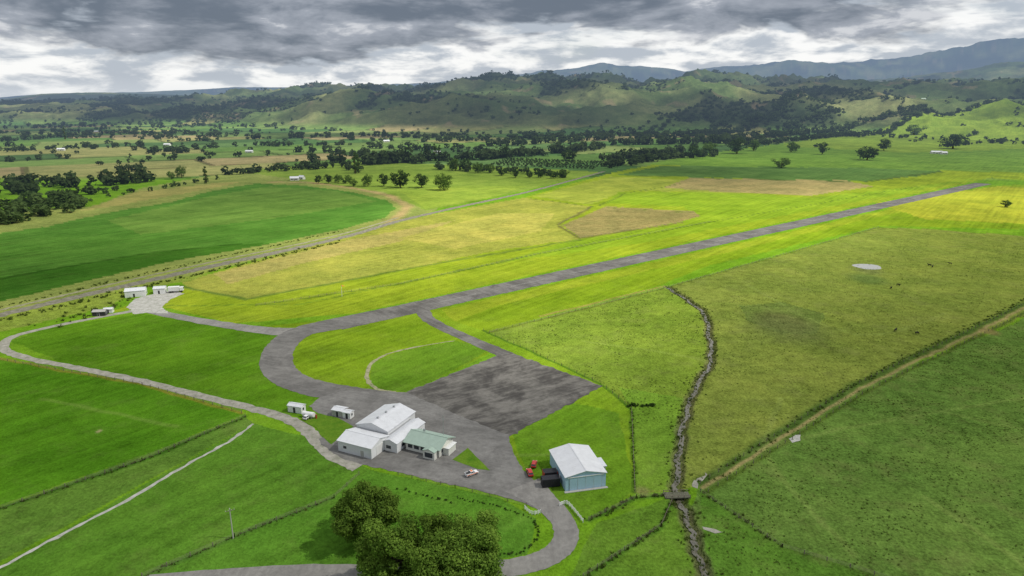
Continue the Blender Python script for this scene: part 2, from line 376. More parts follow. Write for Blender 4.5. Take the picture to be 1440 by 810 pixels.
for h,w,pts in LINES:
    gp=[tuple(q) for q in GS(pts)]; d=polydist(XW,YW,gp,w*3+6); a=np.clip(1.3-d/(w*.75),0,1)
    px=.0016*np.hypot(X,Y)*1.0; a=np.maximum(a,np.clip(1-d/(w*.5+px),0,1)*.6)[:,None]*(d<w*3+6)[:,None]
    col=col*(1-a)+lin(h)*a
col=col*np.array([.97,.80,.88])
gen=(sst(2.8,1.3,ds)*(ds<8))[:,None]*(.5+.5*fbm(X/4,Y/4,2,7))[:,None]; col=col*(1-.9*gen)+np.array([.12,.11,.06])*.9*gen
for (px,py,rad,hx) in [(1220,392,16,'#4f6a34'),(1100,452,17,'#66643c'),(1108,462,26,'#62703c'),(1390,466,6,'#8a7a4e'),(1220,380,13,'#647040'),(140,606,1.3,'#b8a880'),(905,690,3,'#808050')]:
    cx,cy=G(px,py); d=np.hypot(XW-cx,(YW-cy)*.8); a=(.7*sst(rad,rad*.3,d))[:,None]; col=col*(1-a)+lin(hx)*.8*a
for pts in [[(1040,640),(1200,600),(1440,560)],[(1300,700),(1420,780),(1500,850)],[(1240,560),(1420,600),(1500,610)],[(820,480),(960,500),(995,510)],[(1050,400),(1200,470),(1330,440)],[(700,640),(830,640)],[(60,560),(250,600)],[(1100,560),(1080,640),(1200,780)]]:
    gp=[tuple(q) for q in smoothline(GS(pts),5)]; d=polydist(XW,YW,gp,6); a=(.25*sst(1.6,.3,d))[:,None]; col=col*(1-a)+lin('#7e904a')*a
colr=np.concatenate([col,np.ones((len(X),1))],1).astype(np.float32)
nr,nc=R.shape; ii=(np.arange(nr-1)[:,None]*nc+np.arange(nc-1)[None,:]).ravel()
Fq=np.stack([ii,ii+1,ii+nc+1,ii+nc],1)[:,::-1]
me=mesh_np('terrain',np.stack([X,Y,Z],1),Fq,[M_ground])
me.color_attributes.new('Col','FLOAT_COLOR','POINT').data.foreach_set('color',colr.ravel())
me.attributes.new('tuft','FLOAT','POINT').data.foreach_set('value',tuft.astype(np.float32))
link('terrain',me)

# ---------------------------------------------------------------- sheets
def strip(name,pts,w,z,mat,n=8,jit=.12,px=True):
    p=smoothline(GS(pts) if px else pts,n); q=[p[0]]
    for a in p[1:]:
        L=np.linalg.norm(a-q[-1]); kk=max(1,int(L/2.0)); s=q[-1].copy()
        for i in range(1,kk+1): q.append(s+(a-s)*i/kk)
    q=np.array(q); t=np.gradient(q,axis=0); t/=np.linalg.norm(t,axis=1)[:,None]+1e-9; nn=np.stack([-t[:,1],t[:,0]],1)
    W=np.interp(np.linspace(0,1,len(q)),np.linspace(0,1,len(w)),w) if isinstance(w,(list,tuple)) else np.full(len(q),w)
    ja=rng.normal(0,jit,len(q)); jb=rng.normal(0,jit,len(q))
    A=q+nn*(W/2+ja)[:,None]; B=q-nn*(W/2+jb)[:,None]
    V=np.concatenate([np.c_[A,np.full(len(q),z)],np.c_[B,np.full(len(q),z)]]); m=len(q); i=np.arange(m-1)
    Fs=np.stack([i,i+m,i+m+1,i+1],1)
    return link(name,mesh_np(name,V,Fs,[mat],smooth=False))
def sheet(name,pts,z,mat,smooth=0,jit=.15,px=True):
    p=GS(pts) if px else pts
    p=smoothline(p,smooth,True) if smooth else [np.array(a) for a in p]
    q=[]
    for i in range(len(p)):
        a,b=p[i],p[(i+1)%len(p)]; kk=max(1,int(np.linalg.norm(b-a)/1.5))
        for j in range(kk): q.append(a+(b-a)*j/kk+rng.normal(0,jit,2))
    V=[(a[0],a[1],z) for a in q]; tr=tessellate_polygon([[Vector(v) for v in V]])
    fs=[]
    for f in tr:
        a,b,c=[Vector(V[i]) for i in f]
        fs.append(tuple(f) if (b-a).cross(c-a).z>0 else tuple(f)[::-1])
    return pyobj(name,V,fs,mat)
r0=np.array(G(470,457)); r1=np.array(G(1383,258)); 
strip('runway',[tuple(r0),tuple(r0+(r1-r0)*.5),tuple(r1)],18,.05,M_runway,20,.25,px=False)
strip('taxiway',[(520,446),(470,456),(425,466),(398,484),(388,508),(402,530),(440,545),(500,556),(560,566)],[18,17,14,13.5,13,12.5,12.5,13,16],.06,M_taxi,10,.2)
strip('perimeter_track',[(440,466),(390,466),(330,459),(270,449),(215,438),(195,432)],[13,10,7.5,6.5,6.5,8],.055,M_road,10,.2)
strip('link_taxiway',[(592,432),(602,448),(630,464),(665,479),(700,494),(722,504)],[8,7,6.5,6.5,7,8],.045,M_runway,8,.2)
strip('old_dirt_track',[(555,552),(530,547),(516,532),(522,512),(545,498),(590,487),(640,479)],[2.2,1.8,1.5,1.4,1.2,1.0,.6],.035,M_dirt,8,.2)
sheet('apron',[(570,552),(600,540),(697,501),(720,497),(848,543),(716,614),(640,588)],.065,M_apron,0,.3)
sheet('apron_yard',[(436,571),(447,560),(480,550),(530,551),(572,552),(640,582),(716,612),(722,640),(742,668),(768,690),(760,716),(740,709),(690,694),(620,678),(560,665),(515,655),(482,645),(452,626),(448,618),(466,608),(455,590)],.075,M_yard,0,.22)
strip('access_road',[(735,682),(765,705),(788,728),(796,748),(790,768),(765,786),(720,798),(640,803),(520,806),(380,808),(200,822)],[12,7.5,6.3,6.2,6.2,6.2,6.2,6.2,6.2,6.2,6.2],.085,M_road,8,.1)
strip('gravel_track',[(508,655),(470,640),(448,622),(425,600),(390,584),(340,571),(260,551),(190,534),(100,516),(40,504),(10,494),(6,484),(20,473),(70,460),(140,446),(205,434)],[7,5.5,5,4.5,4.2,4,3.8,3.8,3.6,3.6,3.8,4,4,3.8,3.8,5],.05,M_gravel,8,.2)
sheet('gravel_pad',[(178,432),(190,420),(214,414),(245,408),(258,413),(240,421),(228,432),(238,441),(205,440),(190,442)],.07,M_pale,0,.3)
strip('farm_track',[(-60,830),(0,798),(90,750),(180,703),(260,655),(320,622),(356,596)],1.1,.03,M_pale,8,.22)
strip('railway_ballast',[(-200,492),(0,443),(150,408),(300,374),(430,346),(500,329),(560,311),(650,290),(750,268),(850,241)],[8,8,8,7.5,7,7,6.5,6,6,5],.04,M_rail,6,.5)
strip('rail_side_track',[(-200,480),(0,436),(150,401),(300,368),(430,341),(500,324),(560,306)],[3,3,3,3,3,3,3],.03,M_dirt,6,.4)
pc_=G(1220,375); sheet('pond',[(pc_[0]+8.3*math.cos(a)*(1+.1*math.sin(3*a)),pc_[1]+8.5*math.sin(a)*(1+.1*math.cos(2*a))) for a in np.linspace(0,2*math.pi,14,endpoint=False)],.04,M_pond,4,.1,px=False)
strip('stream',stream_w,1.5,-.62,M_water,3,.15,px=False)
def mat_lawn():
    m,k,out=newmat('lawn'); p=k.pos(); c=k.mix(k.mr(k.noise(p,.3,5,.6),.3,.7),(.07,.16,.014),(.13,.22,.022)); c=k.vs(c,k.mr(k.noise(p,1.5,4,.7),.2,.8,.7,1.3))
    k.L.new(diff(k,c),out.inputs[0]); return m
M_lawn=mat_lawn()
sheet('lawn_island',[(636,647),(658,630),(689,662),(672,660)],.12,M_lawn,0,.08)
sheet('lawn_island',[(424,592),(446,581),(476,588),(497,600),(484,612),(466,625),(450,612),(445,602)],.12,M_lawn,0,.08)
dv=(r1-r0); Lr=np.linalg.norm(dv); dv/=Lr; nv=np.array([-dv[1],dv[0]]); V=[];Fc=[]
M_mark=mat_plain('worn_white_marking',(.28,.28,.26),.8,.2,.35,.4)
for s in np.arange(60,Lr-20,50):
    b=len(V)
    for (a,c) in ((0,-.2),(25,-.2),(25,.2),(0,.2)): q=r0+dv*(s+a)+nv*c; V.append((q[0],q[1],.06))
    Fc.append((b,b+1,b+2,b+3))
pyobj('runway_marking',V,Fc,M_mark)

# ---------------------------------------------------------------- trees
def leafcloud(st,n,centers,rads,size,flat=.8):
    wgt=rads**2/np.sum(rads**2); ci=st.choice(len(centers),n,p=wgt); d=st.normal(size=(n,3)); d/=np.linalg.norm(d,axis=1)[:,None]
    rad=(rads[ci]*st.random(n)**.35)[:,None]
    c=centers[ci]+d*rad*np.array([1,1,flat])
    nr=d*.8+st.normal(size=(n,3))*.45+np.array([0,0,.3]); nr/=np.linalg.norm(nr,axis=1)[:,None]
    t=np.cross(nr,st.normal(size=(n,3))); t/=np.linalg.norm(t,axis=1)[:,None]; b=np.cross(nr,t)
    s=(size*(.6+.8*st.random(n)))[:,None]
    V=np.stack([c-t*s,c-b*s*.6,c+t*s,c+b*s*.6],1).reshape(-1,3)
    rn=np.clip(st.random(len(centers))[ci]*.6+st.random(n)*.4,0,1)
    return V,np.repeat(rn,4)
def cone_seg(a,b,ra,rb,k=7):
    a=np.array(a,float);b=np.array(b,float); d=b-a; d/=np.linalg.norm(d)+1e-9; u=np.cross(d,[.3,.9,.1]); u/=np.linalg.norm(u); v=np.cross(d,u)
    an=np.linspace(0,2*math.pi,k,endpoint=False); ring=np.cos(an)[:,None]*u+np.sin(an)[:,None]*v
    V=np.concatenate([a+ring*ra,b+ring*rb]); i=np.arange(k); j=(i+1)%k
    return V,np.stack([i,j,j+k,i+k],1)
def tree_mesh(name,h,r,n,leaf,mat,kind='round',nclump=40,seed=0,low=.12):
    st=np.random.default_rng(seed); Vs=[];Fs=[];mi=[];rn=[];off=0
    def add(V,Fk,m,q=None):
        nonlocal off
        Vs.append(V);Fs.append(Fk+off);mi.append(np.full(len(Fk),m));rn.append(np.zeros(len(V)) if q is None else q);off+=len(V)
    tr=h*.032
    top=h*(.55 if kind=='round' else .85)
    p0=np.array([0,0,-.02*h]);
    for i in range(4):
        p1=np.array([st.normal(0,.04)*r,st.normal(0,.04)*r,top*(i+1)/4]); V,Fk=cone_seg(p0,p1,tr*(1.15-i*.22),tr*(.93-i*.22)); add(V,Fk,1); p0=p1
    if kind=='round':
        rz=h*(1-low)*.5; zc=h*low+rz
        d=st.normal(size=(nclump,3)); d/=np.linalg.norm(d,axis=1)[:,None]
        lob=1+.16*np.sin(3*np.arctan2(d[:,1],d[:,0])+seed)+.12*np.sin(5*d[:,2]+seed*2)
        q=((.40+.50*st.random(nclump)**.7)*lob)[:,None]; cen=d*q*np.array([r,r,rz])+np.array([0,0,zc])
        cen[:,:2]*=np.where(cen[:,2]<zc,1-.25*(zc-cen[:,2])/rz,1)[:,None]
        cr=r*(.15+.17*st.random(nclump))
        if h<2: cr*=1.25
    else:
        z=st.random(nclump)*.9+.08; w=np.sin(np.clip(z,0,1)*math.pi)**.6
        a=st.random(nclump)*6.28; cen=np.stack([np.cos(a)*w*r*.5,np.sin(a)*w*r*.5,z*h],1); cr=r*(.35+.25*st.random(nclump))
    for c in cen[:22 if n>3000 else 5]:
        s=np.array([0,0,min(max(c[2]*.45,h*.14),top*.9)]); mid=(s+c)/2+st.normal(0,.05*r,3)
        V,Fk=cone_seg(s,mid,tr*.42,tr*.25,5); add(V,Fk,1); V,Fk=cone_seg(mid,c,tr*.25,tr*.08,5); add(V,Fk,1)
    V,q=leafcloud(st,n,cen,cr,leaf); add(V,np.arange(n*4).reshape(-1,4),0,q)
    me=mesh_np(name,np.concatenate(Vs),np.concatenate(Fs),[mat,M_bark],smooth=False,midx=np.concatenate(mi))
    me.attributes.new('rnd','FLOAT','POINT').data.foreach_set('value',np.concatenate(rn).astype(np.float32)); return me
def put_tree(name,me,px,py,zc,s=1):
    x,y=G(px,py,zc); return link(name,me,None,(x,y,0),random.random()*6)
put_tree('broadleaf_tree',tree_mesh('t1',16,8.0,36000,.27,M_leafN,nclump=100,seed=1,low=.02),511,718,8)
put_tree('broadleaf_tree',tree_mesh('t2',15.5,7.8,30000,.27,M_leafN,nclump=90,seed=2,low=.05),552,784,8)
put_tree('broadleaf_tree',tree_mesh('t3',17.5,9.8,42000,.27,M_leafN,nclump=120,seed=3,low=.05),660,783,9)
put_tree('broadleaf_tree',tree_mesh('t5',14,8,28000,.27,M_leafN,nclump=85,seed=5,low=.05),614,808,8)
put_tree('dark_evergreen_tree',tree_mesh('t4',16,5.8,22000,.22,M_leafA,nclump=70,seed=4),604,764,8.5)
mids=[tree_mesh('mid%d'%i,1,.52,1600,.038,[M_leafA,M_leafB,M_leafB,M_leafA][i],nclump=34,seed=10+i,low=.05) for i in range(4)]
pops=[tree_mesh('pop%d'%i,1,.16,1100,.026,[M_leafB,M_leafA][i],'poplar',nclump=26,seed=20+i) for i in range(2)]
for (px,py,hp,wd) in [(563,264,26,1.1),(593,264,20,1.15),(624,267,23,1.25),(540,262,18,1),(517,262,17,1),(497,262,13,1.1),(486,258,13,1.1),(475,257,12,1),(462,258,13,1.1),(448,258,12,1),
   (1156,217,17,1),(1219,225,20,1.5),(1243,212,17,1.1),(1340,209,20,1.8),(1099,236,15,1.5),(1036,216,22,1.3),(1060,212,16,1),(1113,214,15,1.2),(998,218,18,1.3),(975,222,18,1.3),(725,250,12,1.1),(745,250,10,1.1),(760,250,11,1.1),(778,251,11,1.2),(792,250,12,1.2),
   (640,240,18,1.1),(655,240,18,1),(672,243,15,1.2),(690,243,13,1.2),(705,247,12,1.2),(800,226,16,1.5),(255,250,17,1),(242,252,12,1),(1414,291,10,1.5),(1285,190,16,1.5)]:
    x,y=G(px,py); t=depth(px,py); h=hp*t/F
    o=link('pasture_tree',random.choice(mids),None,(x,y,0),random.random()*6); o.scale=(h*wd,h*wd,h)
for (px,py,hp) in [(290,258,24),(500,244,30),(504,243,26),(612,226,24),(618,226,22),(600,226,22),(709,222,18),(712,222,20),(1302,186,20),(1355,180,22),(92,196,18)]:
    x,y=G(px,py); t=depth(px,py); h=hp*t/F
    o=link('poplar_tree',random.choice(pops),None,(x,y,0),random.random()*6); o.scale=(h,h,h)

def tmpl(seed,nq=46,tall=1.0):
    st=np.random.default_rng(seed); nc=9; d=st.normal(size=(nc,3)); d/=np.linalg.norm(d,axis=1)[:,None]
    cen=d*np.array([.28,.28,.26*tall])+np.array([0,0,.48]); ci=st.integers(0,nc,nq); e=st.normal(size=(nq,3)); e/=np.linalg.norm(e,axis=1)[:,None]
    c=cen[ci]+e*.17; nrm=e+st.normal(size=(nq,3))*.3+[0,0,.3]; nrm/=np.linalg.norm(nrm,axis=1)[:,None]
    t=np.cross(nrm,st.normal(size=(nq,3))); t/=np.linalg.norm(t,axis=1)[:,None]; b=np.cross(nrm,t); s=.10+.07*st.random((nq,1))
    return np.stack([c-t*s,c-b*s,c+t*s,c+b*s],1).reshape(-1,3)
def tmplg(seed,nq=16):
    st=np.random.default_rng(seed+50); V=[]
    for i in range(nq):
        a=st.random()*6.28; r=.28*math.sqrt(st.random()); x,y=r*math.cos(a)*1.3,r*math.sin(a)*1.3; b=st.random()*6.28; l=st.normal(0,.22,2); h=.5+.5*st.random(); w=.09
        dx,dy=w*math.cos(b),w*math.sin(b); V+=[(x-dx,y-dy,0),(x+dx,y+dy,0),(x+l[0]+dx*.3,y+l[1]+dy*.3,h),(x+l[0]-dx*.3,y+l[1]-dy*.3,h)]
    return np.array(V)
TM=[tmpl(i) for i in range(6)]; TG=[tmplg(i) for i in range(6)]
def mass(name,P3,Hs,Wd,mat,TT=TM):
    Vs=[];rn=[]
    P3=np.array(P3,float);Hs=np.array(Hs);Wd=np.array(Wd)
    for k in range(6):
        ix=np.arange(k,len(P3),6)
        if not len(ix): continue
        T0=TT[k]; a=rng.random(len(ix))*6.28; ca,sa=np.cos(a)[:,None],np.sin(a)[:,None]
        x=(T0[None,:,0]*ca-T0[None,:,1]*sa)*(Hs*Wd)[ix][:,None]+P3[ix,0:1]
        y=(T0[None,:,0]*sa+T0[None,:,1]*ca)*(Hs*Wd)[ix][:,None]+P3[ix,1:2]
        z=T0[None,:,2]*Hs[ix][:,None]+P3[ix,2:3]-Hs[ix][:,None]*.08
        Vs.append(np.stack([x,y,z],2).reshape(-1,3)); rn.append((rng.random(len(ix))[:,None]*.7+.3*rng.random((len(ix),T0.shape[0]//4)).repeat(4,1)).ravel())
    V=np.concatenate(Vs); me=mesh_np(name,V,np.arange(len(V)).reshape(-1,4),[mat],smooth=False)
    me.attributes.new('rnd','FLOAT','POINT').data.foreach_set('value',np.concatenate(rn).astype(np.float32)); link(name,me)
def along(pts,spacing,jit,hr,wr=(.9,1.3),px=True,skip=0.):
    p=GS(pts) if px else pts; out=[]
    for a,b in zip(p[:-1],p[1:]):
        a=np.array(a);b=np.array(b);L=np.linalg.norm(b-a)
        for s in np.arange(0,L,spacing):
            if random.random()<skip: continue
            q=a+(b-a)*(s/L)+rng.normal(0,jit,2); out.append((q[0],q[1],random.uniform(*hr),random.uniform(*wr)))
    return out
T_=[]
WIL=[]
for pts,jit in [([(-60,322),(0,318),(60,302),(112,288)],9),([(-60,310),(0,305),(60,292),(115,280)],9),([(-60,298),(10,294),(80,282),(125,272)],9)]:
    WIL+=along(pts,5.5,jit,(9,15),(1,1.5))
WIL+=along([(125,282),(250,262),(330,252)],9,8,(4,8),skip=.3)
T_+=along([(-80,285),(0,275),(40,268)],7,14,(14,22)); T_+=along([(-60,262),(0,258),(60,262)],9,12,(12,20))
T_+=along([(75,262),(130,262)],7,9,(14,22)); T_+=along([(145,262),(205,256)],6,9,(14,24)); T_+=along([(160,242),(200,240)],9,9,(12,20)); T_+=along([(120,270),(190,266)],9,5,(5,9))
for pts,sp,j,hr,sk in [
 ([(0,228),(110,222)],14,14,(9,16),.4),([(130,232),(220,228)],16,10,(8,15),.4),([(320,246),(430,238),(500,236)],9,8,(8,17),.2),([(370,236),(500,240)],12,9,(9,16),.3),
 ([(505,232),(575,228)],7,14,(20,34),.1),([(440,228),(490,230)],10,10,(12,22),.2),([(580,228),(700,222),(830,212)],10,12,(12,24),.2),([(620,238),(720,242),(800,250)],10,8,(8,15),.25),
 ([(660,226),(760,218),(850,208)],10,14,(12,26),.2),([(850,236),(930,224),(1010,219)],7,9,(10,18),.1),([(850,226),(960,215)],8,10,(10,22),.2),
 ([(1050,205),(1200,190)],9,10,(10,20),.2),([(980,200),(1180,186),(1300,182)],10,18,(12,26),.2),([(1205,192),(1300,184),(1440,182),(1560,180)],9,12,(10,22),.2),
 ([(200,216),(330,206),(500,204)],12,8,(8,18),.3),([(0,200),(150,188),(340,190)],14,10,(8,20),.3),([(0,212),(180,208)],16,9,(8,18),.4),([(350,196),(520,192),(640,196)],12,12,(10,24),.25),
 ([(520,208),(640,214)],12,9,(10,24),.3),([(600,200),(760,196),(920,190)],11,12,(10,26),.2),([(900,196),(1000,190),(1120,180)],10,16,(12,28),.2),([(1100,178),(1250,172),(1440,166),(1560,164)],14,18,(12,26),.2),
 ([(1100,186),(1180,182)],12,20,(14,28),.2),([(1330,176),(1440,176)],14,18,(12,24),.3),([(0,182),(200,176),(420,180)],20,14,(9,20),.4),([(1150,164),(1300,160),(1440,158)],20,30,(10,22),.3),
 ([(860,204),(1000,202),(1060,200)],9,10,(14,30),.2),([(700,206),(860,196)],11,12,(12,28),.3),([(420,214),(520,218)],12,10,(10,22),.35)]:
    T_+=along(pts,sp*.75,j*.75,hr,(.8,1.4),skip=sk)
for k in range(7):
    T_+=along([(690+k*4,232-k*1.4),(838+k*2,238-k*1.6)],6,1.0,(3.5,5),(1,1.2))
n=150000; ra=np.sqrt(rng.random(n)*(6800**2-1050**2)+1050**2); aa=np.radians(rng.uniform(-48,48,n)); xx=ra*np.sin(aa); yy=ra*np.cos(aa)
zz=np.where(ra<1900,0,H(xx,yy))
cl=fbm(xx/420,yy/420,5,101); cl2=fbm(xx/120,yy/120,3,131); cl3=fbm(xx/200+40,yy/200,4,141)
c1_,c2_,ed_=cells(xx,yy); hh_=_h(c1_,c2_,33); rnd_=rng.random(n)
keep=np.where(zz>6,((cl>.545)&(rnd_<.6))|((cl2>.62)&(cl3>.52)&(rnd_<.40))|(rnd_<.009),((cl2>.70)&(cl3>.56)&(rnd_<.3))|((ed_<5)&(hh_>.45)&(rnd_<.95))|(rnd_<.001))
keep&=~((yy<1500)&(xx>50)); keep&=~((yy<1150))
px_=xx[keep];py_=yy[keep];pz_=zz[keep]; hh=rng.uniform(6,15,len(px_))*(1+.4*(rng.random(len(px_))>.85))
tx=np.array([a[0] for a in T_]);ty=np.array([a[1] for a in T_]); tz=np.where(np.hypot(tx,ty)<1900,0,H(tx,ty))
P3=np.concatenate([np.stack([tx,ty,tz],1),np.stack([px_,py_,pz_],1)])
mass('distant_trees',P3,np.concatenate([[a[2] for a in T_],hh]),np.concatenate([[a[3] for a in T_],rng.uniform(.9,1.5,len(hh))]),M_leafD)
mass('willow_belt',[(a[0],a[1],0) for a in WIL],[a[2] for a in WIL],[a[3] for a in WIL],M_leafC)
SC=[]
SC+=along([(-100,478),(0,452),(150,416),(300,381),(480,340)],1.2,1.8,(.6,1.6),(1.2,2)); SC+=along([(-100,462),(0,432),(150,398),(300,364),(480,325)],1.6,1.2,(.5,1.3),(1.2,2))
SC+=along([(70,455),(160,430),(185,418)],1.0,5,(.6,1.6),(1.2,2))
SC+=along([(1100,770),(985,690)],.9,.6,(.4,.9),(1.2,2),skip=.3); SC+=along([(1560,364),(1200,541),(985,680)],1.0,1.0,(.4,.9),(1.3,2.2),skip=.3)
SC+=along(stream_w,.3,1.8,(.3,.7),(1.2,2.2),px=False,skip=.2)
SC+=along([(820,812),(930,740),(945,705)],.6,.5,(.4,.8),(1.2,2)); SC+=along([(828,732),(895,700),(935,697)],.6,.6,(.4,.9),(1.2,2)); SC+=along([(888,575),(893,690)],.8,.4,(.3,.6),(1.2,2))
SC+=along([(200,812),(330,755),(470,700)],.6,.35,(.3,.6),(1.2,2),skip=.2); SC+=along([(0,716),(200,648),(345,586)],.7,.5,(.3,.7),(1.2,2),skip=.2)
mass('rank_grass',[(a[0],a[1],0) for a in SC],[a[2] for a in SC],[a[3] for a in SC],M_scrub,TG)
tp=[]
for pts,nn_ in (([(995,680),(1200,552),(1440,440),(1440,810),(1010,810)],7000),([(1010,430),(1230,330),(1440,345),(1440,420),(1200,535),(990,660),(975,600),(1010,500)],6000),([(700,472),(935,408),(985,445),(990,505),(955,590),(900,600),(850,540)],2000)):
    g=np.array(GS(pts)); xs=rng.uniform(g[:,0].min(),g[:,0].max(),nn_*2); ys=rng.uniform(g[:,1].min(),g[:,1].max(),nn_*2)
    i=inpoly(xs,ys,g); i=i[fbm(xs[i]/14,ys[i]/14,3,300)>.47]; tp+=[(a,b) for a,b in zip(xs[i][:nn_],ys[i][:nn_])]
mass('pasture_tussocks',[(a,b,0) for a,b in tp],rng.uniform(.18,.4,len(tp)),rng.uniform(1.2,2.2,len(tp)),M_scrub,TG)
HG=along([(886,571),(922,571)],.8,.3,(1.0,1.6),(1.2,1.6))+along([(700,779),(735,778),(757,755),(752,730)],.7,.3,(.4,.7),(1.2,1.8))+along([(560,688),(600,697),(640,708)],2.0,.4,(.5,.9),(1,1.4))
HG+=along([(640,700),(700,712),(745,728)],.7,.25,(.3,.5),(1.2,1.6))
mass('hedge',[(a[0],a[1],0) for a in HG],[a[2] for a in HG],[a[3] for a in HG],M_leafB)

# ---------------------------------------------------------------- fences
def fence(name,pts,sp=4.5,h=1.15,wires=4,mat=M_wood):
    p=GS(pts); V=[];Fc=[]
    def bx(x0,x1,y0,y1,z0,z1):
        b=len(V); V.extend([(x0,y0,z0),(x1,y0,z0),(x1,y1,z0),(x0,y1,z0),(x0,y0,z1),(x1,y0,z1),(x1,y1,z1),(x0,y1,z1)])
        Fc.extend([(b+a,b+b2,b+c,b+d) for a,b2,c,d in [(0,3,2,1),(4,5,6,7),(0,1,5,4),(1,2,6,5),(2,3,7,6),(3,0,4,7)]])
    for a,b in zip(p[:-1],p[1:]):
        a=np.array(a);b=np.array(b);L=np.linalg.norm(b-a); kk=max(1,int(L/sp)); nn=np.array([-(b-a)[1],(b-a)[0]])/L*.012
        for i in range(kk+1):
            q=a+(b-a)*i/kk; hh=h*random.uniform(.92,1.08); bx(q[0]-.08,q[0]+.08,q[1]-.08,q[1]+.08,-.1,hh)
        for w in range(wires):
            z=h*(.25+.7*w/max(1,wires-1)); s=len(V)
            V.extend([(*(a-nn),z-.012),(*(b-nn),z-.012),(*(b+nn),z+.012),(*(a+nn),z+.012)]); Fc.append((s,s+1,s+2,s+3))
    return pyobj(name,V,Fc,mat)
for pts in [[(-60,738),(0,716),(200,648),(345,586)],[(200,812),(330,755),(470,700),(505,668)],[(893,692),(888,575),(845,540),(760,500),(680,465)],[(688,468),(800,440),(940,404),(1235,320)],
  [(1500,400),(1200,543),(985,680)],[(1440,441),(1220,550),(996,692)],[(820,812),(930,740),(945,705)],[(828,732),(895,700),(935,697)],[(985,692),(1100,770),(1300,830)],[(0,506),(200,541),(340,581)],
  [(360,430),(560,400),(760,357),(1000,312)],[(560,668),(640,686),(740,712)],[(785,318),(815,335),(960,313)],[(785,316),(832,291)]]:
    fence('wire_fence',pts)
def rail_fence(name,pts,h=1.1):
    p=smoothline(GS(pts),3); e=empty(name,(0,0,0)); V=[];
    for i,(a,b) in enumerate(zip(p[:-1],p[1:])):
        L=np.linalg.norm(b-a); an=math.atan2(b[1]-a[1],b[0]-a[0])
        for j,z in enumerate((.35,.68,1.0)):
            box('rail_%d_%d'%(i,j),0.08,L-.08,-.03,.03,z-.07,z+.07,M_white,e,0,(a[0],a[1],0),an)
        box('post_%d'%i,-.08,.08,-.08,.08,-.1,h+.1,M_white,e,0,(a[0],a[1],0),an)
    a=p[-1]; box('post_end',-.08,.08,-.08,.08,-.1,h+.1,M_white,e,0,(a[0],a[1],0),0)
rail_fence('white_rail_fence',[(787,712),(797,709),(808,720),(820,735)]); rail_fence('white_rail_fence',[(738,716),(748,724),(760,722)])

# ---------------------------------------------------------------- buildings
def gable(e,tag,x0,x1,y0,y1,eave,ridge,axis,wall,roof,ov=.45,z0=0):
    w=x1-x0;d=y1-y0;xm=(x0+x1)/2;ym=(y0+y1)/2
    B=[(x0,y0,z0),(x1,y0,z0),(x1,y1,z0),(x0,y1,z0),(x0,y0,eave),(x1,y0,eave),(x1,y1,eave),(x0,y1,eave)]
    if axis=='y':
        V=B+[(xm,y0,ridge),(xm,y1,ridge)]; Fc=[(0,1,5,8,4),(1,2,6,5),(2,3,7,9,6),(3,0,4,7)]
        s=(ridge-eave)/(w/2); t=.14
        def slab(sg,nm):
            xe=xm+sg*(w/2+ov); ze=eave-ov*s+.03; zr=ridge+.03
            VV=[(xe,y0-ov,ze),(xm,y0-ov,zr),(xm,y1+ov,zr),(xe,y1+ov,ze)]; VV+=[(a,b,c+t) for a,b,c in VV]
            FF=[(0,1,2,3),(7,6,5,4),(0,4,5,1),(1,5,6,2),(2,6,7,3),(3,7,4,0)]
            if sg<0: FF=[f[::-1] for f in FF]
            FF=[f[::-1] for f in FF]
            pyobj(nm,VV,FF,roof,e)
        slab(-1,tag+'roof_left'); slab(1,tag+'roof_right')
        box(tag+'ridge_cap',xm-.18,xm+.18,y0-ov-.01,y1+ov+.01,ridge+.14,ridge+.21,roof,e)
    else:
        V=B+[(x0,ym,ridge),(x1,ym,ridge)]; Fc=[(0,1,5,4),(1,2,6,9,5),(2,3,7,6),(3,0,4,8,7)]
        s=(ridge-eave)/(d/2); t=.14
        for sg,nm in ((-1,'roof_front'),(1,'roof_back')):
            ye=ym+sg*(d/2+ov); ze=eave-ov*s+.03; zr=ridge+.03
            VV=[(x0-ov,ye,ze),(x1+ov,ye,ze),(x1+ov,ym,zr),(x0-ov,ym,zr)]; VV+=[(a,b,c+t) for a,b,c in VV]
            FF=[(3,2,1,0),(4,5,6,7),(0,1,5,4),(1,2,6,5),(2,3,7,6),(3,0,4,7)]
            if sg>0: FF=[f[::-1] for f in FF]
            pyobj(tag+nm,VV,FF,roof,e)
        box(tag+'ridge_cap',x0-ov-.01,x1+ov+.01,ym-.18,ym+.18,ridge+.14,ridge+.21,roof,e)
    pyobj(tag+'walls',V,Fc,wall,e)
def win(e,nm,face,a0,a1,z0,z1,at,m=None,fr=True):
    m=m or M_glass
    if face=='f':
        if fr: box(nm+'_frame',a0-.08,a1+.08,at-.05,at+.02,z0-.08,z1+.08,M_white,e)
        box(nm,a0,a1,at-.07,at+.01,z0,z1,m,e)
    elif face=='r':
        if fr: box(nm+'_frame',at-.02,at+.05,a0-.08,a1+.08,z0-.08,z1+.08,M_white,e)
        box(nm,at-.01,at+.07,a0,a1,z0,z1,m,e)
    elif face=='l':
        if fr: box(nm+'_frame',at-.05,at+.02,a0-.08,a1+.08,z0-.08,z1+.08,M_white,e)
        box(nm,at-.07,at+.01,a0,a1,z0,z1,m,e)
x,y=G(795,691); e=empty('blue_hangar',(x,y,0),math.radians(13))
gable(e,'',0,11.8,0,15.5,4.3,5.6,'y',M_blue,M_roofw2,.3)
box('sliding_door',1.2,10.6,-.10,-.02,.05,4.0,M_blue,e); box('door_rail',.6,11.2,-.22,-.11,4.02,4.2,M_white,e)
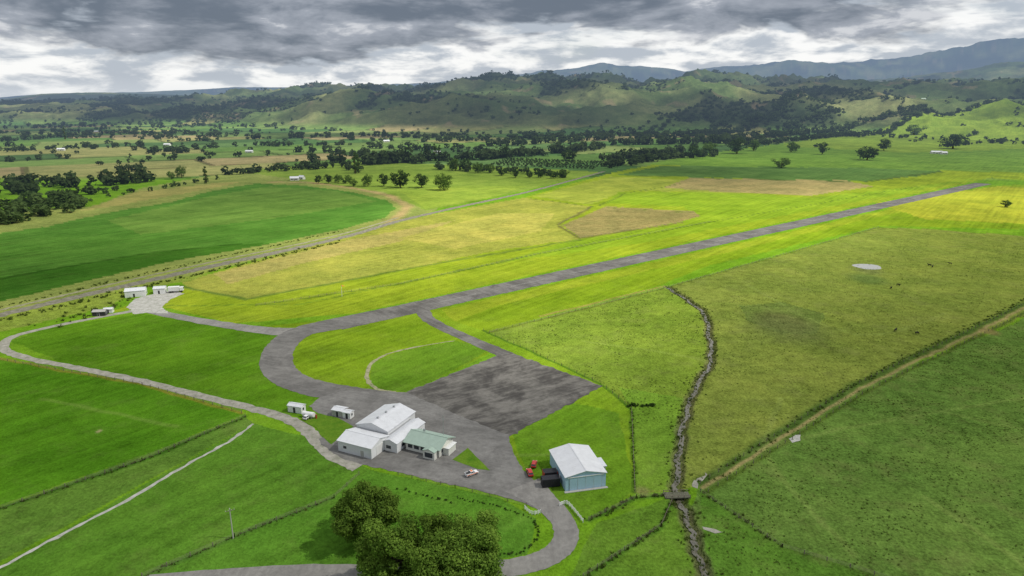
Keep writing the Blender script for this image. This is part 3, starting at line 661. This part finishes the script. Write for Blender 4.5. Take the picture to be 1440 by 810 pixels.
for i in range(5): box('door_seam_%d'%i,1.2+i*2.35-.03,1.2+i*2.35+.03,-.14,-.105,.05,4.0,M_whitewall,e)
box('base_slab',-.4,12.2,-1.0,-.15,0,.10,M_conc,e); win(e,'side_door','l',5,6,0.05,2.1,0,M_white)
box('side_shed_wall',11.85,14.2,6.5,11,0,2.4,M_conc,e); box('side_shed_roof',11.85,14.5,6.2,11.3,2.41,2.52,M_roofw,e)
RB=math.radians(-25)
x,y=G(571,632); e=empty('terminal_building',(x,y,0),RB)
gable(e,'',0,12.0,0,8.4,2.9,4.7,'x',M_cream,M_roofgrn,.7)
gable(e,'porch_',7.6,11.6,-2.2,-.75,2.6,3.3,'y',M_cream,M_roofgrn,.2)
for i,(a,b) in enumerate([(.8,2.4),(3.0,4.8),(5.4,7.0)]): win(e,'window_%d'%i,'f',a,b,1.0,2.2,0)
win(e,'side_window','r',1.2,3.4,1.0,2.2,12.0); win(e,'side_window_b','r',5,7,1.0,2.2,12.0)
win(e,'front_window','f',8.2,11.0,.6,2.2,-2.2)
box('white_annex_walls',12.06,14.1,2.0,6.4,0,2.4,M_cream,e); box('white_annex_roof',12.75,14.4,1.8,6.6,2.41,2.55,M_white,e)
box('mast',9.9,10.02,6.1,6.22,4.2,11.0,M_steel,e); box('mast_arm',9.4,10.5,6.13,6.19,9.6,9.67,M_steel,e)
box('chimney_vent',3,3.5,5.5,6,4.0,5.1,M_steel,e)
x,y=G(476,634); e=empty('white_hangar',(x,y,0),RB)
gable(e,'',0,12.5,0,9.0,3.6,4.9,'x',M_whitewall,M_roofw,.3)
win(e,'roller_door','r',2.5,6.5,.05,3.0,12.5,M_white); win(e,'side_window_a','f',2,3.2,1.4,2.3,0); 
box('wall_panel_door',8.5,9.6,-.08,-.01,.05,2.1,M_conc,e)
x2=np.array([x,y])+np.array([math.cos(RB),math.sin(RB)])*(-.2)+np.array([-math.sin(RB),math.cos(RB)])*9.7
e=empty('main_hangar',(x2[0],x2[1],0),RB)
gable(e,'',0,12.0,0,15.5,4.6,6.3,'y',M_whitewall,M_roofw2,.3)
gable(e,'annex_',12.62,17.6,-3.4,12.5,3.2,4.1,'y',M_whitewall,M_roofw2,.25)
for i in range(4): win(e,'annex_window_%d'%i,'r',-.8+i*3.2,.9+i*3.2,1.0,2.1,17.6)
win(e,'annex_front_window','f',13.6,15.4,1.0,2.1,-3.4); box('annex_link_roof',12.0,12.6,0,12.3,3.3,3.42,M_steel,e)
for i in range(3): box('roof_vent_%d'%i,5.7,6.3,3+i*4.5,3.6+i*4.5,6.5,7.0,M_steel,e)
def shed(name,px,py,w,d,h,rg,rot,wall=M_white,roof=M_roofw,axis='x'):
    x,y=G(px,py); e=empty(name,(x,y,0),math.radians(rot)); gable(e,'',0,w,0,d,h,rg,axis,wall,roof,.2)
    win(e,'door','f',w*.4,w*.4+.9,.05,2.0,0,M_dark); win(e,'window','r',d*.3,d*.6,1,1.9,w); return e
shed('fuel_shed',405,579,5.5,2.6,2.4,2.9,-18)
shed('pump_house',467,585,4.2,3.4,2.3,2.8,-20,M_conc,M_roofw)
shed('small_shed',482,588,3.0,2.4,2.2,2.6,-20)
x,y=G(427,586); e=empty('fuel_tank',(x,y,0),math.radians(-18)); V,Fk=cone_seg((0,0,1.3),(4.2,0,1.3),.85,.85,20)
pyobj('tank_shell',V,[tuple(int(i) for i in f) for f in Fk]+[tuple(range(20))[::-1],tuple(range(20,40))],M_white,e,smooth=False)
box('saddle_front',.6,.9,-.7,.7,0,.7,M_conc,e); box('saddle_back',3.3,3.6,-.7,.7,0,.7,M_conc,e); box('pump',4.8,5.2,-.25,.25,0,1.5,M_rust,e)
shed('farm_shed',176,419,10,7,3.4,4.4,20); shed('farm_shed',216,414,6,5,3,3.8,15); shed('farm_shed',130,445,6,4,2.2,2.8,8,M_dark,M_conc); shed('farm_shed',146,441,4,3,2.0,2.5,15)
for (px,py,w,rt,m) in [(408,254,11,10,M_roofw),(420,252,8,-30,M_roofw),(1310,216,20,-15,M_roofw),(1325,217,12,10,M_roofw),(1151,176,18,0,M_roofw),(1190,171,18,20,M_roofw),(1290,180,16,0,M_roofgrn),(345,215,14,5,M_roofw),(80,212,14,15,M_roofw),(610,216,13,0,M_roofw),
   (905,203,16,20,M_roofw),(1232,160,20,0,M_roofw),(700,200,18,0,M_roofw),(1330,170,20,0,M_roofw),(230,205,14,0,M_roofw),(540,200,15,30,M_roofw),(1400,160,22,0,M_roofw),(132,186,18,0,M_roofw)]:
    x,y=G(px,py); z=0 if math.hypot(x,y)<1900 else float(H(np.array([x]),np.array([y]))[0])-.5
    e=empty('farm_house',(x,y,z),math.radians(rt)); gable(e,'',0,w,0,w*.55,3.2,5.2,'x',M_cream,m,.5)
    win(e,'window_a','f',w*.15,w*.3,1,2.2,0); win(e,'window_b','f',w*.6,w*.8,1,2.2,0); win(e,'door','f',w*.45,w*.52,.05,2.1,0,M_dark)
def container(name,px,py,rot,mat,door,L=6):
    x,y=G(px,py); e=empty(name,(x,y,.1),math.radians(rot)); box('body',0,L,0,2.4,.12,2.5,mat,e)
    for i in range(int(L/.5)): box('rib_%d'%i,.2+i*.48,.42+i*.48,-.05,-.003,.2,2.4,mat,e)
    box('door_left',-.05,-.003,.08,1.17,.2,2.4,door,e); box('door_right',-.05,-.003,1.23,2.32,.2,2.4,door,e)
    for i in range(4): box('corner_%d'%i,[-.03,L-.15][i%2],[.15,L+.03][i%2],[-.03,2.25][i//2],[.15,2.43][i//2],0,2.53,door,e)
container('shipping_container',763,687,10,M_black,M_black,5)
container('shipping_container',765,677,10,M_black,M_rust,4)

# ---------------------------------------------------------------- vehicles
def cyl(name,c,r,w,mat,parent):
    V,Fk=cone_seg((c[0],c[1]-w/2,c[2]),(c[0],c[1]+w/2,c[2]),r,r,16)
    return pyobj(name,V,[tuple(int(i) for i in f) for f in Fk]+[tuple(range(16))[::-1],tuple(range(16,32))],mat,parent)
def frust(name,b,t,z0,z1,mat,e,bev=.0):
    (x0,x1,h0),(x2,x3,h1)=b,t
    V=[(x0,-h0,z0),(x1,-h0,z0),(x1,h0,z0),(x0,h0,z0),(x2,-h1,z1),(x3,-h1,z1),(x3,h1,z1),(x2,h1,z1)]
    return pyobj(name,V,[(0,3,2,1),(4,5,6,7),(0,1,5,4),(1,2,6,5),(2,3,7,6),(3,0,4,7)],mat,e,bevel=bev)
def vehicle(name,px,py,rot,mat,ute=False,stripe=None,sc=1):
    x,y=G(px,py); e=empty(name,(x,y,.09),math.radians(rot)); s=.9; e.scale=(sc,sc,sc)
    prof=[(-2.35,.38),(2.3,.38),(2.38,.62),(2.3,.86),(1.15,1.0),(-2.3,1.0),(-2.38,.7)]
    V=[(a,-s,b) for a,b in prof]+[(a,s,b) for a,b in prof]; n=len(prof)
    pyobj('body',V,[tuple(range(n)),tuple(range(n,2*n))[::-1]]+[((i+1)%n,i,i+n,(i+1)%n+n) for i in range(n)],mat,e,bevel=.07)
    cb=(-.75,1.2) if ute else (-2.2,1.2); ct=(-.55,.5) if ute else (-1.8,.5)
    frust('glasshouse',(cb[0],cb[1],.82),(ct[0],ct[1],.68),1.003,1.52,M_glass,e)
    frust('roof',(ct[0]-.05,ct[1]+.05,.71),(ct[0]+.05,ct[1]-.1,.64),1.523,1.60,mat,e,.02)
    for sg in (-1,1):
        for i,(a,b) in enumerate([(cb[0],ct[0]),((cb[0]+cb[1])/2,(ct[0]+ct[1])/2),(cb[1]-.1,ct[1]-.08)]):
            V=[(a,sg*.80,1.0),(a+.12,sg*.80,1.0),(a+.12,sg*.84,1.0),(a,sg*.84,1.0),(b,sg*.66,1.53),(b+.1,sg*.66,1.53),(b+.1,sg*.70,1.53),(b,sg*.70,1.53)]
            pyobj('pillar_%d_%d'%(sg,i),V,[(0,3,2,1),(4,5,6,7),(0,1,5,4),(1,2,6,5),(2,3,7,6),(3,0,4,7)],mat,e)
    if ute:
        box('tray_side_l',-2.33,-.8,-.88,-.82,1.0,1.25,mat,e); box('tray_side_r',-2.33,-.8,.82,.88,1.0,1.25,mat,e); box('tailgate',-2.36,-2.3,-.81,.81,1.0,1.25,mat,e); box('tray_bed',-2.29,-.8,-.81,.81,1.005,1.03,M_dark,e)
    for i,(a,b) in enumerate([(-1.45,-.86),(-1.45,.86),(1.5,-.86),(1.5,.86)]): cyl('wheel_%d'%i,(a,b,.36),.36,.24,M_tyre,e); cyl('hub_%d'%i,(a,b,.36),.19,.26,M_steel,e)
    for sg in (-1,1):
        box('headlight_%d'%sg,2.3,2.42,sg*.65-.16,sg*.65+.16,.66,.82,M_white,e); box('taillight_%d'%sg,-2.42,-2.33,sg*.7-.1,sg*.7+.1,.66,.9,M_rust,e)
    box('bumper',2.36,2.48,-.8,.8,.42,.6,M_dark,e)
    if stripe:
        for sg in (-1,1): box('stripe_%d'%sg,-2.2,2.1,min(sg*.905,sg*.93),max(sg*.905,sg*.93),.62,.86,stripe,e)
        box('roof_stripe',-.4,.3,-.55,.55,1.605,1.63,stripe,e)
    return e
vehicle('utility_vehicle',663,668,35,M_carw,True,M_orange,.85)
vehicle('red_car',745,667,100,M_red,sc=.85); vehicle('red_car',751,655,80,M_red,sc=.8)
vehicle('white_car',433,588,70,M_carw,sc=.85)
def truck(name,px,py,rot):
    x,y=G(px,py); e=empty(name,(x,y,.1),math.radians(rot)); box('chassis',-3.8,3.6,-.5,.5,.6,.85,M_dark,e); box('cab',2.0,3.9,-1.15,1.15,.9,2.9,M_carw,e,.12)
    box('windscreen',3.88,3.95,-.95,.95,1.9,2.6,M_glass,e); box('cargo_body',-4,1.8,-1.2,1.2,.95,3.3,M_white,e,.04)
    for i,(a,b) in enumerate([(-3,-1),(-3,1),(-1.9,-1),(-1.9,1),(2.8,-1),(2.8,1)]): cyl('wheel_%d'%i,(a,b,.5),.5,.32,M_tyre,e)
truck('truck',248,411,15)
def pole(px,py,h=9):
    x,y=G(px,py); e=empty('power_pole',(x,y,0),.5); V,Fk=cone_seg((0,0,-.2),(0,0,h),.17,.11,10); pyobj('shaft',V,[tuple(int(i) for i in f) for f in Fk]+[tuple(range(10,20))],M_conc,e)
    box('crossarm',-1.1,1.1,-.16,-.12+.0,h-.7,h-.55,M_wood,e)
    for i in (-1,-.35,.35,1): box('insulator_%d'%(i*100),i-.04,i+.04,-.18,-.10,h-.549,h-.35,M_white,e)
pole(328,757,8.5)
x,y=G(481,417); e=empty('windsock',(x,y,0),.3); V,Fk=cone_seg((0,0,0),(0,0,6.5),.1,.06,8); pyobj('mast',V,[tuple(int(i) for i in f) for f in Fk],M_white,e)
V,Fk=cone_seg((.12,0,6.2),(1.6,.2,5.7),.3,.15,10); pyobj('sock',V,[tuple(int(i) for i in f) for f in Fk],M_orange,e)
x,y=G(936,702); e=empty('farm_bridge',(x,y,0),math.radians(3))
box('deck',0,7.0,0,3.0,.05,.3,M_oldconc,e,.02)
for j,yy_ in enumerate((.05,2.85)):
    box('rail_%d'%j,0,7.0,yy_,yy_+.1,.85,.95,M_wood,e)
    for i in range(5): box('post_%d_%d'%(j,i),.1+i*1.65,.24+i*1.65,yy_-.02,yy_+.12,.302,1.0,M_wood,e)
sheet('gravel_patch',[(990,741),(1002,742),(1018,745),(1024,750),(1008,750),(992,746)],.04,M_gravel,0,.5)
sheet('gravel_patch',[(1112,617),(1119,612),(1128,613),(1126,620),(1116,622)],.04,M_pale,0,.4)
sheet('gravel_patch',[(970,685),(980,671),(994,666),(990,675),(976,687)],.04,M_gravel,0,.6)

# ---------------------------------------------------------------- cattle
def cow_mesh(graze):
    vs=[(-.75,0,1.15,.30),(-.3,0,1.08,.36),(.2,0,1.03,.40),(.62,0,1.12,.34),(.98,0,1.18 if not graze else .95,.20),(1.25,0,1.35 if not graze else .55,.15),(1.42,0,1.36 if not graze else .32,.14),(1.7,0,1.22 if not graze else .10,.09)]
    ed=[(i,i+1) for i in range(7)]
    def ch(root,pts):
        p=root
        for q in pts: vs.append(q); ed.append((p,len(vs)-1)); p=len(vs)-1
    for s in (-.22,.22):
        ch(3,[(.60,s,.78,.15),(.64,s,.42,.075),(.60,s,.05,.06)]); ch(0,[(-.62,s,.85,.18),(-.86,s,.48,.08),(-.76,s,.05,.06)])
        ch(5 if not graze else 6,[(1.28 if not graze else 1.25,s*1.1,(1.5 if not graze else .5),.04)])
    ch(0,[(-1.0,0,1.15,.05),(-1.08,0,.6,.04)])
    me=bpy.data.meshes.new('cow'); me.from_pydata([v[:3] for v in vs],ed,[]); o=bpy.data.objects.new('tmp',me); scene.collection.objects.link(o)
    o.modifiers.new('s','SKIN')
    for i,v in enumerate(vs): me.skin_vertices[0].data[i].radius=(v[3],v[3])
    me.skin_vertices[0].data[0].use_root=True
    o.modifiers.new('sub','SUBSURF').levels=1
    dg=bpy.context.evaluated_depsgraph_get(); r=bpy.data.meshes.new_from_object(o.evaluated_get(dg)); bpy.data.objects.remove(o); r.materials.clear(); r.materials.append(M_cow); return r
CW=[cow_mesh(True),cow_mesh(False)]
for (px,py) in [(1307,374),(1311,376),(1336,372),(1253,406),(1263,402),(1259,466),(1289,470)]:
    x,y=G(px,py); link('cow',random.choice(CW),None,(x,y,-.02),random.random()*6.28)

# ---------------------------------------------------------------- light, cloud gobo, sky
EL=math.radians(52); AZ=math.radians(97)
sd=Vector((math.sin(AZ)*math.cos(EL),math.cos(AZ)*math.cos(EL),math.sin(EL)))
su=bpy.data.lights.new('sun','SUN'); su.energy=4.9; su.angle=math.radians(.5); su.color=(1,.96,.88)
so=bpy.data.objects.new('sun',su); scene.collection.objects.link(so); so.rotation_euler=sd.to_track_quat('Z','Y').to_euler(); so.location=(0,0,300)
CZ=1200; gx,gy=np.meshgrid(np.arange(-4200,4300,28.0),np.arange(-500,6400,28.0),indexing='xy'); fx,fy=gx.ravel(),gy.ravel()  # added out-of-frame cloud sheet, gaps shaped to dapple sunlight on chosen ground
lt=.45+.32*(fbm(fx/260,fy/260,4,201)-.5)*2
far=sst(1100,2300,fy); lt=lt*(1-far)+far*(.06+.95*sst(.42,.64,fbm(fx/600,fy/420,4,211)))
for (px,py,sx,sy,a) in [(560,350,110,130,.5),(720,310,150,150,.55),(960,300,200,130,.55),(1250,285,260,110,.55),(560,405,90,45,.3),(1000,345,160,60,.4),(840,490,50,50,.4),(960,440,60,60,.3),(1440,300,200,120,.4),(200,300,200,120,.15),(500,510,40,30,.25),(620,262,120,90,.35),(1300,200,300,220,.3),(1050,400,80,50,.15),(550,740,40,25,.15)]:
    cx,cy=G(px,py); lt=lt+a*np.exp(-((fx-cx)/sx)**2-((fy-cy)/sy)**2)
for (px,py,sx,sy,a) in [(80,385,160,50,.25),(780,590,40,35,.1),(900,240,300,60,.2),(1150,560,60,60,.10),(120,620,60,60,.12),(1300,720,70,50,.1)]:
    cx,cy=G(px,py); lt=lt-a*np.exp(-((fx-cx)/sx)**2-((fy-cy)/sy)**2)
edge=np.minimum.reduce([fx+4200,4270-fx,fy+500,6370-fy]); den=np.clip(1-lt,0,.92)*sst(0,300,edge)
off=sd*(CZ/sd.z); V=np.stack([fx+off.x,fy+off.y,CZ+0*fx+25*fbm(fx/300,fy/300,3,9)],1)
nr,nc=gx.shape; ii=(np.arange(nr-1)[:,None]*nc+np.arange(nc-1)[None,:]).ravel()
m,k,out=newmat('gobo_vapour'); dn=k.attr('den','Fac')
t=k.n('ShaderNodeBsdfTransparent'); tl=k.n('ShaderNodeBsdfTranslucent'); tl.inputs[0].default_value=(.60,.62,.65,1); mx=k.n('ShaderNodeMixShader')
k.L.new(dn,mx.inputs[0]); k.L.new(t.outputs[0],mx.inputs[1]); k.L.new(tl.outputs[0],mx.inputs[2]); k.L.new(mx.outputs[0],out.inputs[0])
me=mesh_np('cloud_gobo',V,np.stack([ii,ii+1,ii+nc+1,ii+nc],1),[m]); me.attributes.new('den','FLOAT','POINT').data.foreach_set('value',den.astype(np.float32)); link('cloud_gobo',me)

w=bpy.data.worlds.new('World'); scene.world=w; w.use_nodes=True; nt=w.node_tree
for x in list(nt.nodes): nt.nodes.remove(x)
k=N(nt); out=k.n('ShaderNodeOutputWorld'); bg=k.n('ShaderNodeBackground'); bg.inputs[1].default_value=.1
sky=k.n('ShaderNodeTexSky',sky_type='NISHITA'); sky.sun_disc=False; sky.sun_elevation=EL; sky.sun_rotation=AZ
d=k.n('ShaderNodeTexCoord').outputs['Generated']; sep=k.n('ShaderNodeSeparateXYZ'); k.L.new(d,sep.inputs[0]); dx,dz=sep.outputs[0],sep.outputs[2]
nB=k.noise(k.vm('MULTIPLY',d,(1,1,3.4)),2.6,5,.6,.4); nC=k.noise(k.vm('MULTIPLY',d,(1,1,4.6)),7.5,8,.58,.35); nD=k.noise(k.vm('MULTIPLY',d,(1,1,3.0)),15,6,.56,.2)
edge_=k.m('ADD',dz,k.m('ADD',k.mr(nB,.25,.75,-.05,.05),k.mr(nC,.25,.75,-.034,.034)))
edge_=k.m('SUBTRACT',edge_,k.mr(dx,.0,.65,.0,.028))
dark=k.mr(edge_,.058,.082,0,1,True)
tex=k.m('ADD',k.m('MULTIPLY',nC,.6),k.m('MULTIPLY',nD,.4))
cd=k.mix(k.mr(tex,.40,.62,0,1,True),(.145,.175,.225),(.38,.41,.47))
cbr=k.mix(k.mr(tex,.43,.55,0,1,True),(.48,.53,.60),(1.0,1.0,.99))
c=k.mix(dark,cbr,cd)
c=k.mix(k.m('MULTIPLY',k.mr(tex,.57,.65,0,1,True),.5),c,(.95,.95,.96))
c=k.mix(k.mr(dz,-.01,.028,.65,0),c,(.74,.79,.84))
up=k.mr(dz,.2,.5,0,.5); c=k.mix(up,c,(.56,.6,.66))
c10=k.vs(c,10.0)
fin=k.mix(k.mr(nB,.30,.42,.35,.06,True),c10,sky.outputs[0])
k.L.new(fin,bg.inputs[0]); k.L.new(bg.outputs[0],out.inputs[0])
try: w.cycles.sampling_method='MANUAL'; w.cycles.sample_map_resolution=256
except Exception: pass

# ---------------------------------------------------------------- camera
cam=bpy.data.cameras.new('camera'); cam.sensor_width=36; cam.lens=24; cam.clip_end=120000; cam.clip_start=1
co=bpy.data.objects.new('camera',cam); scene.collection.objects.link(co); co.location=(0,0,CAMH); co.rotation_euler=(math.radians(90)-P,0,0); scene.camera=co
